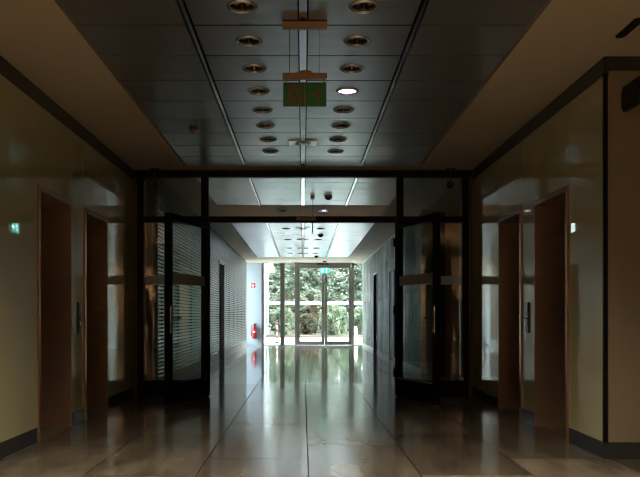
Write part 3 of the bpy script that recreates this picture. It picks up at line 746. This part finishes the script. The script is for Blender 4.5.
# small cameras hung from the partition head, one on each side
for s, side in ((-1, 'left'), (1, 'right')):
    r = tag(empty('security_camera', (s * 1.86 - .01, YP - .14, CEIL)), 'small black round camera hanging at the upper %s of the partition' % side, 'security camera', 'cameras at the partition head')
    obj('mount', boxes((-.06, .06, -.03, .03, -.012, 0)), M['rubber'], r)
    bm = bmesh.new(); tube(bm, [(0, 0, -.01), (0, 0, -.16)], .008, 8); obj('stem', bm, M['trim'], r)
    bm = bmesh.new(); tube(bm, [(-.05, 0, -.01), (-.055, 0, -.1), (-.02, 0, -.16)], .003, 6); obj('cable', bm, M['trim'], r)
    bm = bmesh.new(); bmesh.ops.create_uvsphere(bm, u_segments=20, v_segments=12, radius=.05, matrix=Matrix.Translation((0, 0, -.2)))
    for f in bm.faces: f.smooth = True
    hd = obj('camera_head', bm, M['rubber'], r)
    bm = bmesh.new(); tube(bm, [(0, -.03, -.205), (0, -.056, -.205)], .026, 16); obj('lens_ring', bm, M['steel'], hd)
    bm = bmesh.new(); tube(bm, [(0, -.05, -.205), (0, -.060, -.205)], .017, 16); obj('lens', bm, M['black'], hd)

# ------------------------------------------------------------------ fire extinguisher and its sign
fx, fy = wx(254.3, YE - .15), YE - .15
fe = tag(empty('fire_extinguisher', (fx, fy, .24)), 'red fire extinguisher hanging on the pale wall piece', 'fire extinguisher')
bm = bmesh.new(); lathe(bm, [(0, .0), (.078, .0), (.085, .015), (.085, .36), (.07, .41), (.03, .44), (.025, .455), (0, .455)], n=28); obj('cylinder', bm, M['red'], fe)
bm = bmesh.new(); box(bm, -.03, .03, -.0885, -.08, .2, .26); obj('label_plate', bm, M['white'], fe)
bm = boxes((-.02, .02, -.02, .02, .455, .485), (-.015, .09, -.012, .012, .488, .5), (-.015, .08, -.01, .01, .515, .527)); obj('valve', bm, M['rubber'], fe)
bm = bmesh.new(); tube(bm, [(-.02, 0, .47), (-.08, -.01, .46), (-.115, -.02, .38), (-.105, -.03, .2), (-.098, -.03, .1)], [.011, .011, .011, .011, .016], 10); obj('hose', bm, M['rubber'], fe)
obj('wall_bracket', boxes((-.03, .03, .08, .1, .1, .5), (-.03, .03, .07, .085, .3, .33)), M['steel'], fe)
fs = tag(obj('fire_sign', boxes((-.085, .085, -.008, 0, -.09, .09)), M['red'], None, .002, (wx(253.4, YE), YE - .05, wz(285.5, YE))), 'small red and white fire sign above the extinguisher', 'sign')
obj('pictogram', strokes([([(-.01, -.055), (-.01, .03)], .04), ([(-.01, .03), (.025, .055)], .014), ([(-.045, .045), (-.05, -.02)], .012)], -.008, .002, [(.045, .0, .014)]), M['white'], fs)
bm = boxes((-.085, .085, -.0095, -.008, .082, .09), (-.085, .085, -.0095, -.008, -.09, -.082), (-.085, -.077, -.0095, -.008, -.09, .09), (.077, .085, -.0095, -.008, -.09, .09)); obj('border', bm, M['white'], fs)

# ------------------------------------------------------------------ outside
struct(obj('ground', boxes((-30, 30, YE + .1, 35.3, -.1, -.005)), M['paving']), 'pale paving in front of the garden door')
struct(obj('garden_ground', boxes((-40, 40, 35.3, 75, -.1, .08)), M['soil']), 'planted ground under the trees')
# striped post
bx = wx(277, 27.6)
bo = tag(empty('striped_post', (bx, 27.6, 0)), 'red and white striped post outside the left glazing', 'post')
bm = bmesh.new(); lathe(bm, [(0, 0), (.12, 0), (.12, .03), (.05, .05), (0, .05)], n=20); obj('foot', bm, M['rubber'], bo)
for k in range(6):
    bm = bmesh.new(); lathe(bm, [(0, .05 + .125 * k), (.036, .05 + .125 * k), (.036, .05 + .125 * (k + 1)), (0, .05 + .125 * (k + 1))], n=20)
    obj('stripe', bm, M['red'] if k % 2 else M['white'], bo)
wp = tag(empty('white_post', (wx(355.6, 27.8), 27.8, 0)), 'short white post outside beside the right door frame', 'post')
bm = bmesh.new(); lathe(bm, [(0, 0), (.1, 0), (.085, .1), (.06, .55), (.045, .62), (0, .64)], n=20); obj('shaft', bm, M['white'], wp)
bm = bmesh.new(); lathe(bm, [(.078, .3), (.08, .31), (.074, .38), (.07, .39)], n=20); obj('band', bm, M['steel'], wp)

# annex beside the glazing
an = tag(empty('annex_building', (-1.78, 26.2, 0)), 'pale glazed annex with flat white canopy seen through the left glazing', 'building')
obj('wall', boxes((-3, 0, .2, 12, -.01, 8.5)), M['facade'], an)  # unseen upper storey added to keep white sky out of the floor reflection
for k in range(4): obj('added_upper_window', boxes((0, .03, .9 + 2.4 * k, 2.9 + 2.4 * k, 4.2, 6.9)), M['pane'], an)  # windows of the added storey, out of view
for k in range(4):
    f = obj('window', boxes((0, .03, .9 + 2.4 * k, 2.9 + 2.4 * k, .1, 2.7)), M['white'], an)
    obj('glass', boxes((.03, .04, 1.0 + 2.4 * k, 1.85 + 2.4 * k, .2, 2.6), (.03, .04, 1.95 + 2.4 * k, 2.8 + 2.4 * k, .2, 2.6)), M['pane'], f)
obj('canopy', boxes((-3, .32, .2, 12.2, 3.25, 3.5)), M['white'], an)

# trees
def tree(loc, h, r, n, seed, label, mat, name='conifer', squash=1.0):
    rnd = random.Random(seed)
    t = tag(empty(name, loc), label, 'tree', 'trees beyond the garden door')
    bm = bmesh.new(); tube(bm, [(0, 0, -.1), (.05, 0, h * .4), (0, .05, h * .97)], [h * .03, h * .02, h * .004], 9); obj('trunk', bm, M['bark'], t)
    vs, fs = [], []
    br = bmesh.new()
    nb = n
    for i in range(nb):
        f = (i + rnd.random()) / nb
        z = h * (.04 + .95 * f); L = r * (1 - f) ** .75 * rnd.uniform(.7, 1.12) + .15
        a = i * 2.39996 + rnd.uniform(-.3, .3)
        ca, sa = math.cos(a), math.sin(a)
        droop = rnd.uniform(.12, .34)
        P = lambda u: Vector((ca * L * u, sa * L * u, z + L * (.25 * u - droop * 1.6 * u * u)))
        if i % 3 == 0: tube(br, [P(0), P(.5), P(.95)], [.04, .025, .008], 5)
        ns = max(6, int(L * 22))
        for k in range(ns):
            u = (k + 1.5) / (ns + .5)
            p = P(u) + Vector((rnd.gauss(0, .13), rnd.gauss(0, .13), rnd.gauss(0, .09)))
            for q in range(3):
                s = rnd.uniform(.12, .26) * squash
                d = Vector((ca + rnd.gauss(0, .8), sa + rnd.gauss(0, .8), rnd.gauss(-.25, .35))).normalized()
                e = d.cross(Vector((rnd.gauss(0, .4), rnd.gauss(0, .4), 1))).normalized()
                b0 = len(vs)
                vs += [p - d * s * .4, p + e * s * .42 + d * s * .3, p + d * s * 1.3, p - e * s * .42 + d * s * .3]
                fs.append((b0, b0 + 1, b0 + 2, b0 + 3))
    obj('branches', br, M['bark'], t)
    me = bpy.data.meshes.new('foliage'); me.from_pydata([tuple(v) for v in vs], [], fs)
    o = bpy.data.objects.new('foliage', me); COL.objects.link(o); me.materials.append(mat); o.parent = t
    return t
def shrub(loc, r, h, n, seed, label, mat):
    rnd = random.Random(seed)
    t = tag(empty('shrub', loc), label, 'shrub', 'shrubs beyond the garden door')
    bm = bmesh.new()
    for k in range(6):
        a = k * 1.05; tube(bm, [(0, 0, -.05), (math.cos(a) * r * .3, math.sin(a) * r * .3, h * .4), (math.cos(a) * r * .6, math.sin(a) * r * .6, h * .75)], [.03, .02, .008], 6)
    obj('stems', bm, M['bark'], t)
    vs, fs = [], []
    for i in range(n):
        v = Vector((rnd.gauss(0, 1), rnd.gauss(0, 1), rnd.gauss(0, 1))).normalized() * rnd.uniform(.45, 1) ** .5
        lump = 1 + .25 * math.sin(v.x * 7 + seed) * math.cos(v.y * 6 + v.z * 5)
        p = Vector((v.x * r * lump, v.y * r * lump, h * .5 + v.z * h * .5 * lump))
        s = rnd.uniform(.06, .13)
        d = (v + Vector((rnd.gauss(0, .6), rnd.gauss(0, .6), rnd.gauss(0, .6)))).normalized(); e = d.cross(Vector((rnd.gauss(0, 1), rnd.gauss(0, 1), rnd.gauss(0, 1)))).normalized()
        b0 = len(vs); vs += [p - d * s, p + e * s * .5, p + d * s, p - e * s * .5]; fs.append((b0, b0 + 1, b0 + 2, b0 + 3))
    me = bpy.data.meshes.new('foliage'); me.from_pydata([tuple(v) for v in vs], [], fs)
    o = bpy.data.objects.new('foliage', me); COL.objects.link(o); me.materials.append(mat); o.parent = t
    return t
tree((.25, 42.0, .1), 9.5, 2.5, 150, 1, 'broad conifer behind the left half of the garden door', M['leaf_a'])
tree((3.1, 47.5, .1), 9.0, 2.3, 140, 2, 'broad conifer behind the right half of the garden door', M['leaf_a'])
tree((-1.7, 47.6, .1), 11.0, 2.5, 150, 3, 'conifer beyond the annex, seen in the left glazing', M['leaf_a'])  # added tall and dense to cover the sky mirrored in the floor
tree((.7, 52.8, .1), 11.0, 2.6, 140, 4, 'tallest conifer, farthest back behind the two broad ones', M['leaf_a'])
tree((5.3, 42.5, .1), 9.0, 2.2, 120, 5, 'conifer farthest right behind the garden door', M['leaf_a'])
shrub((-.98, 36.1, .1), .6, 1.3, 1800, 11, 'leafy shrub behind the striped post', M['leaf_b'])
shrub((.2, 37.7, .1), .58, .95, 1800, 12, 'dry brownish shrub behind the left half of the garden door', M['leaf_c'])
shrub((1.5, 36.1, .1), .7, 1.45, 2000, 13, 'green shrub behind the right half of the garden door', M['leaf_b'])
shrub((2.95, 37.7, .1), .62, 1.3, 1800, 14, 'green shrub behind the glass at the slate wall', M['leaf_b'])

# ------------------------------------------------------------------ two people standing in the lobby (seen mirrored in the partition)
def person(loc, rz, label, seed, bent):
    root = tag(empty('person', loc, rz), label, 'person', 'people in the lobby')
    V, R, E = [], [], []
    def v(p, r): V.append(p); R.append(r); return len(V) - 1
    def chain(start, items):
        a = start
        for p, r in items:
            b = v(p, r); E.append((a, b)); a = b
        return a
    pel = v((0, 0, .95), (.155, .11))
    ch = chain(pel, [((0, 0, 1.12), (.135, .10)), ((0, 0, 1.3), (.165, .115)), ((0, .005, 1.42), (.13, .085))])
    nk = chain(ch, [((0, .01, 1.5), (.055, .055)), ((0, .02, 1.57), (.068, .078)), ((0, .03, 1.66), (.078, .095)), ((0, .02, 1.73), (.05, .06))])
    for s in (-1, 1):
        sh = chain(ch, [((s * .17, 0, 1.40), (.062, .06)), ((s * .225, -.01, 1.27), (.052, .052))])
        if bent and s > 0: wpts = [((s * .26, .0, 1.11), (.043, .043)), ((s * .2, .16, 1.12), (.036, .036)), ((s * .15, .26, 1.17), (.028, .024))]; dr = Vector((-.3, .85, .25)).normalized()
        else: wpts = [((s * .255, -.01, 1.11), (.043, .043)), ((s * .265, .03, .98), (.037, .037)), ((s * .265, .06, .86), (.028, .024))]; dr = Vector((0, .25, -1)).normalized()
        w = chain(sh, wpts)
        wp_ = Vector(V[w]); palm = v(tuple(wp_ + dr * .07), (.034, .018)); E.append((w, palm))
        side = Vector((0, 1, 0)) if abs(dr.z) > .6 else Vector((1, 0, 0))
        for k, ln in enumerate((.07, .082, .076, .058)):
            o_ = side * (.027 - .018 * k)
            b_ = wp_ + dr * .085 + o_
            chain(palm, [(tuple(b_ + dr * .012), (.010, .010)), (tuple(b_ + dr * ln * .55), (.009, .009)), (tuple(b_ + dr * ln + Vector((-s * .012, 0, 0))), (.007, .007))])
        chain(w, [(tuple(wp_ + dr * .035 + side * .035), (.012, .012)), (tuple(wp_ + dr * .08 + side * .058), (.009, .009))])
        hp = chain(pel, [((s * .095, 0, .86), (.098, .1)), ((s * .11, .01, .66), (.078, .08)), ((s * .115, .01, .5), (.062, .062)), ((s * .118, -.01, .32), (.054, .056)), ((s * .12, -.01, .1), (.042, .045)), ((s * .125, .06, .045), (.045, .035)), ((s * .13, .17, .03), (.042, .026))])
    me = bpy.data.meshes.new('body'); me.from_pydata(V, E, [])
    o = bpy.data.objects.new('body', me); COL.objects.link(o)
    md = o.modifiers.new('skin', 'SKIN'); md.use_smooth_shade = True; o.modifiers.new('sub', 'SUBSURF').levels = 2
    sv = me.skin_vertices[0].data
    for i, r in enumerate(R): sv[i].radius = r if isinstance(r, tuple) else (r, r); sv[i].use_root = (i == 0)
    dg = bpy.context.evaluated_depsgraph_get(); ev = o.evaluated_get(dg)
    me2 = bpy.data.meshes.new_from_object(ev); me2.name = 'body'
    bpy.data.objects.remove(o)
    bm = bmesh.new(); bm.from_mesh(me2)
    zmin = min(q.co.z for q in bm.verts)
    for q in bm.verts: q.co.z -= zmin
    def ell(c, r):
        g_ = bmesh.ops.create_uvsphere(bm, u_segments=12, v_segments=8, radius=1, matrix=Matrix.Translation(c) @ Matrix.Diagonal((*r, 1)))
    for c, r in (((0, .125, 1.635 - zmin), (.013, .02, .022)), ((-.03, .113, 1.665 - zmin), (.012, .008, .008)), ((.03, .113, 1.665 - zmin), (.012, .008, .008)), ((0, .11, 1.59 - zmin), (.024, .01, .007)), ((-.078, .02, 1.65 - zmin), (.012, .02, .032)), ((.078, .02, 1.65 - zmin), (.012, .02, .032))): ell(c, r)
    me3 = bpy.data.meshes.new('body')
    for f in bm.faces:
        c = f.calc_center_median(); f.smooth = True
        hand = (abs(c.x) > .2 and c.z < .90) or (c.y > .24 and c.z > 1.0)
        f.material_index = 0 if (c.z > 1.50 - zmin or hand and c.z > .5) else (2 if c.z < .97 else 1)
    bm.to_mesh(me3); bm.free()
    for m in ('skin', 'cloth', 'cloth2'): me3.materials.append(M[m])
    b = bpy.data.objects.new('body', me3); COL.objects.link(b); b.parent = root
    bm = bmesh.new(); bmesh.ops.create_uvsphere(bm, u_segments=18, v_segments=12, radius=1, matrix=Matrix.Translation((0, .012, 1.69 - zmin)) @ Matrix.Diagonal((.088, .103, .085, 1)))
    bmesh.ops.delete(bm, geom=[q for q in bm.verts if q.co.y > .055 and q.co.z < 1.72 - zmin or q.co.z < 1.61 - zmin], context='VERTS')
    for f in bm.faces: f.smooth = True
    obj('hair', bm, M['hair'], b)
    return root
person((.08, -1.8, 0), .2, 'person in dark clothes with one forearm raised, mirrored in the right side glass', 1, True)
person((-.42, -2.05, 0), -.1, 'person in dark clothes with both arms down, mirrored beside the first', 2, False)

# ------------------------------------------------------------------ light
w = bpy.data.worlds.new('overcast sky'); SC.world = w; w.use_nodes = True
nt = w.node_tree; bgn = nt.nodes['Background']
tc = nt.nodes.new('ShaderNodeTexCoord'); sp_ = nt.nodes.new('ShaderNodeSeparateXYZ'); cr = nt.nodes.new('ShaderNodeValToRGB')
nt.links.new(tc.outputs['Generated'], sp_.inputs[0]); nt.links.new(sp_.outputs[2], cr.inputs[0]); nt.links.new(cr.outputs[0], bgn.inputs[0])
cr.color_ramp.elements[0].color = (0.98, 0.99, 1.0, 1); cr.color_ramp.elements[1].color = (0.82, 0.90, 1.0, 1)
bgn.inputs[1].default_value = 14.0
def area_portal(x, y, z, sx_, sz_):
    l = bpy.data.lights.new('glazing portal', 'AREA'); l.shape = 'RECTANGLE'; l.size = sx_; l.size_y = sz_
    l.cycles.is_portal = True
    o = bpy.data.objects.new('glazing portal', l); COL.objects.link(o); o.location = (x, y, z); o.rotation_euler = (-PI / 2, 0, 0)
area_portal((ex(262) + XR) / 2, YE + .12, CEIL / 2, XR - ex(262), CEIL)

# warm lobby downlights behind and beside the camera
for k, x in enumerate((-1.9, 0.0, 1.9)):
    lab = 'warm wall washer lamp above the brown wall behind the camera, ' + ('left', 'middle', 'right')[k]
    make_downlight(True, (x, -5.1, CEIL - .016), lab, 'warm wall washers', M['lamp_warm'])
    l = bpy.data.lights.new('wall washer', 'SPOT'); l.energy = 650; l.color = (1.0, .82, .60); l.spot_size = math.radians(125); l.spot_blend = .7; l.shadow_soft_size = .08
    o = bpy.data.objects.new('wall washer', l); COL.objects.link(o); o.location = (x, -5.1, CEIL - .04); o.rotation_euler = (math.radians(-38), 0, 0)
for y in (2.761,):
    for x in (-.364, .364):
        lab = 'lit ceiling downlight above the camera, %s row' % ('left' if x < 0 else 'right')
        make_downlight(True, (x, y, CEIL), lab, 'lobby downlights', M['lamp_warm'])
        l = bpy.data.lights.new('lobby lamp', 'SPOT'); l.energy = 460; l.color = (1.0, .86, .66); l.spot_size = math.radians(138); l.spot_blend = 1.0; l.shadow_soft_size = .08
        o = bpy.data.objects.new('lobby lamp', l); COL.objects.link(o); o.location = (x, y, CEIL - .04)
for x, y, e, c in ((.364, near_lamps[3], 3.0, (.93, .84, 1)), (.364, 13.0, 3.0, (.95, .9, 1))):
    l = bpy.data.lights.new('ceiling lamp', 'SPOT'); l.energy = e; l.color = c; l.spot_size = math.radians(140); l.spot_blend = .6; l.shadow_soft_size = .06
    o = bpy.data.objects.new('ceiling lamp', l); COL.objects.link(o); o.location = (x, y, CEIL - .02)

# ------------------------------------------------------------------ camera and view
cam = bpy.data.cameras.new('camera'); cam.sensor_fit = 'HORIZONTAL'; cam.sensor_width = 36.0
cam.lens = F / 640 * 36; cam.shift_x = (320 - VX) / 640; cam.shift_y = (VY - 238.5) / 640
cam.clip_start = .05; cam.clip_end = 300
co = bpy.data.objects.new('camera', cam); COL.objects.link(co); co.location = (0, 0, H); co.rotation_euler = (PI / 2, 0, 0)
SC.camera = co
vs_ = SC.view_settings
vs_.view_transform = 'Standard'; vs_.look = 'None'; vs_.gamma = 1.0; vs_.use_curve_mapping = False
vs_.exposure = 0.0
cy = SC.cycles
cy.use_denoising = True; cy.use_adaptive_sampling = False; cy.light_sampling_threshold = 0.0; cy.filter_width = 1.2
cy.max_bounces = 12; cy.diffuse_bounces = 5; cy.glossy_bounces = 6; cy.transmission_bounces = 6; cy.transparent_max_bounces = 24
cy.sample_clamp_indirect = 8.0; cy.blur_glossy = 3.0; cy.caustics_reflective = True; cy.caustics_refractive = False
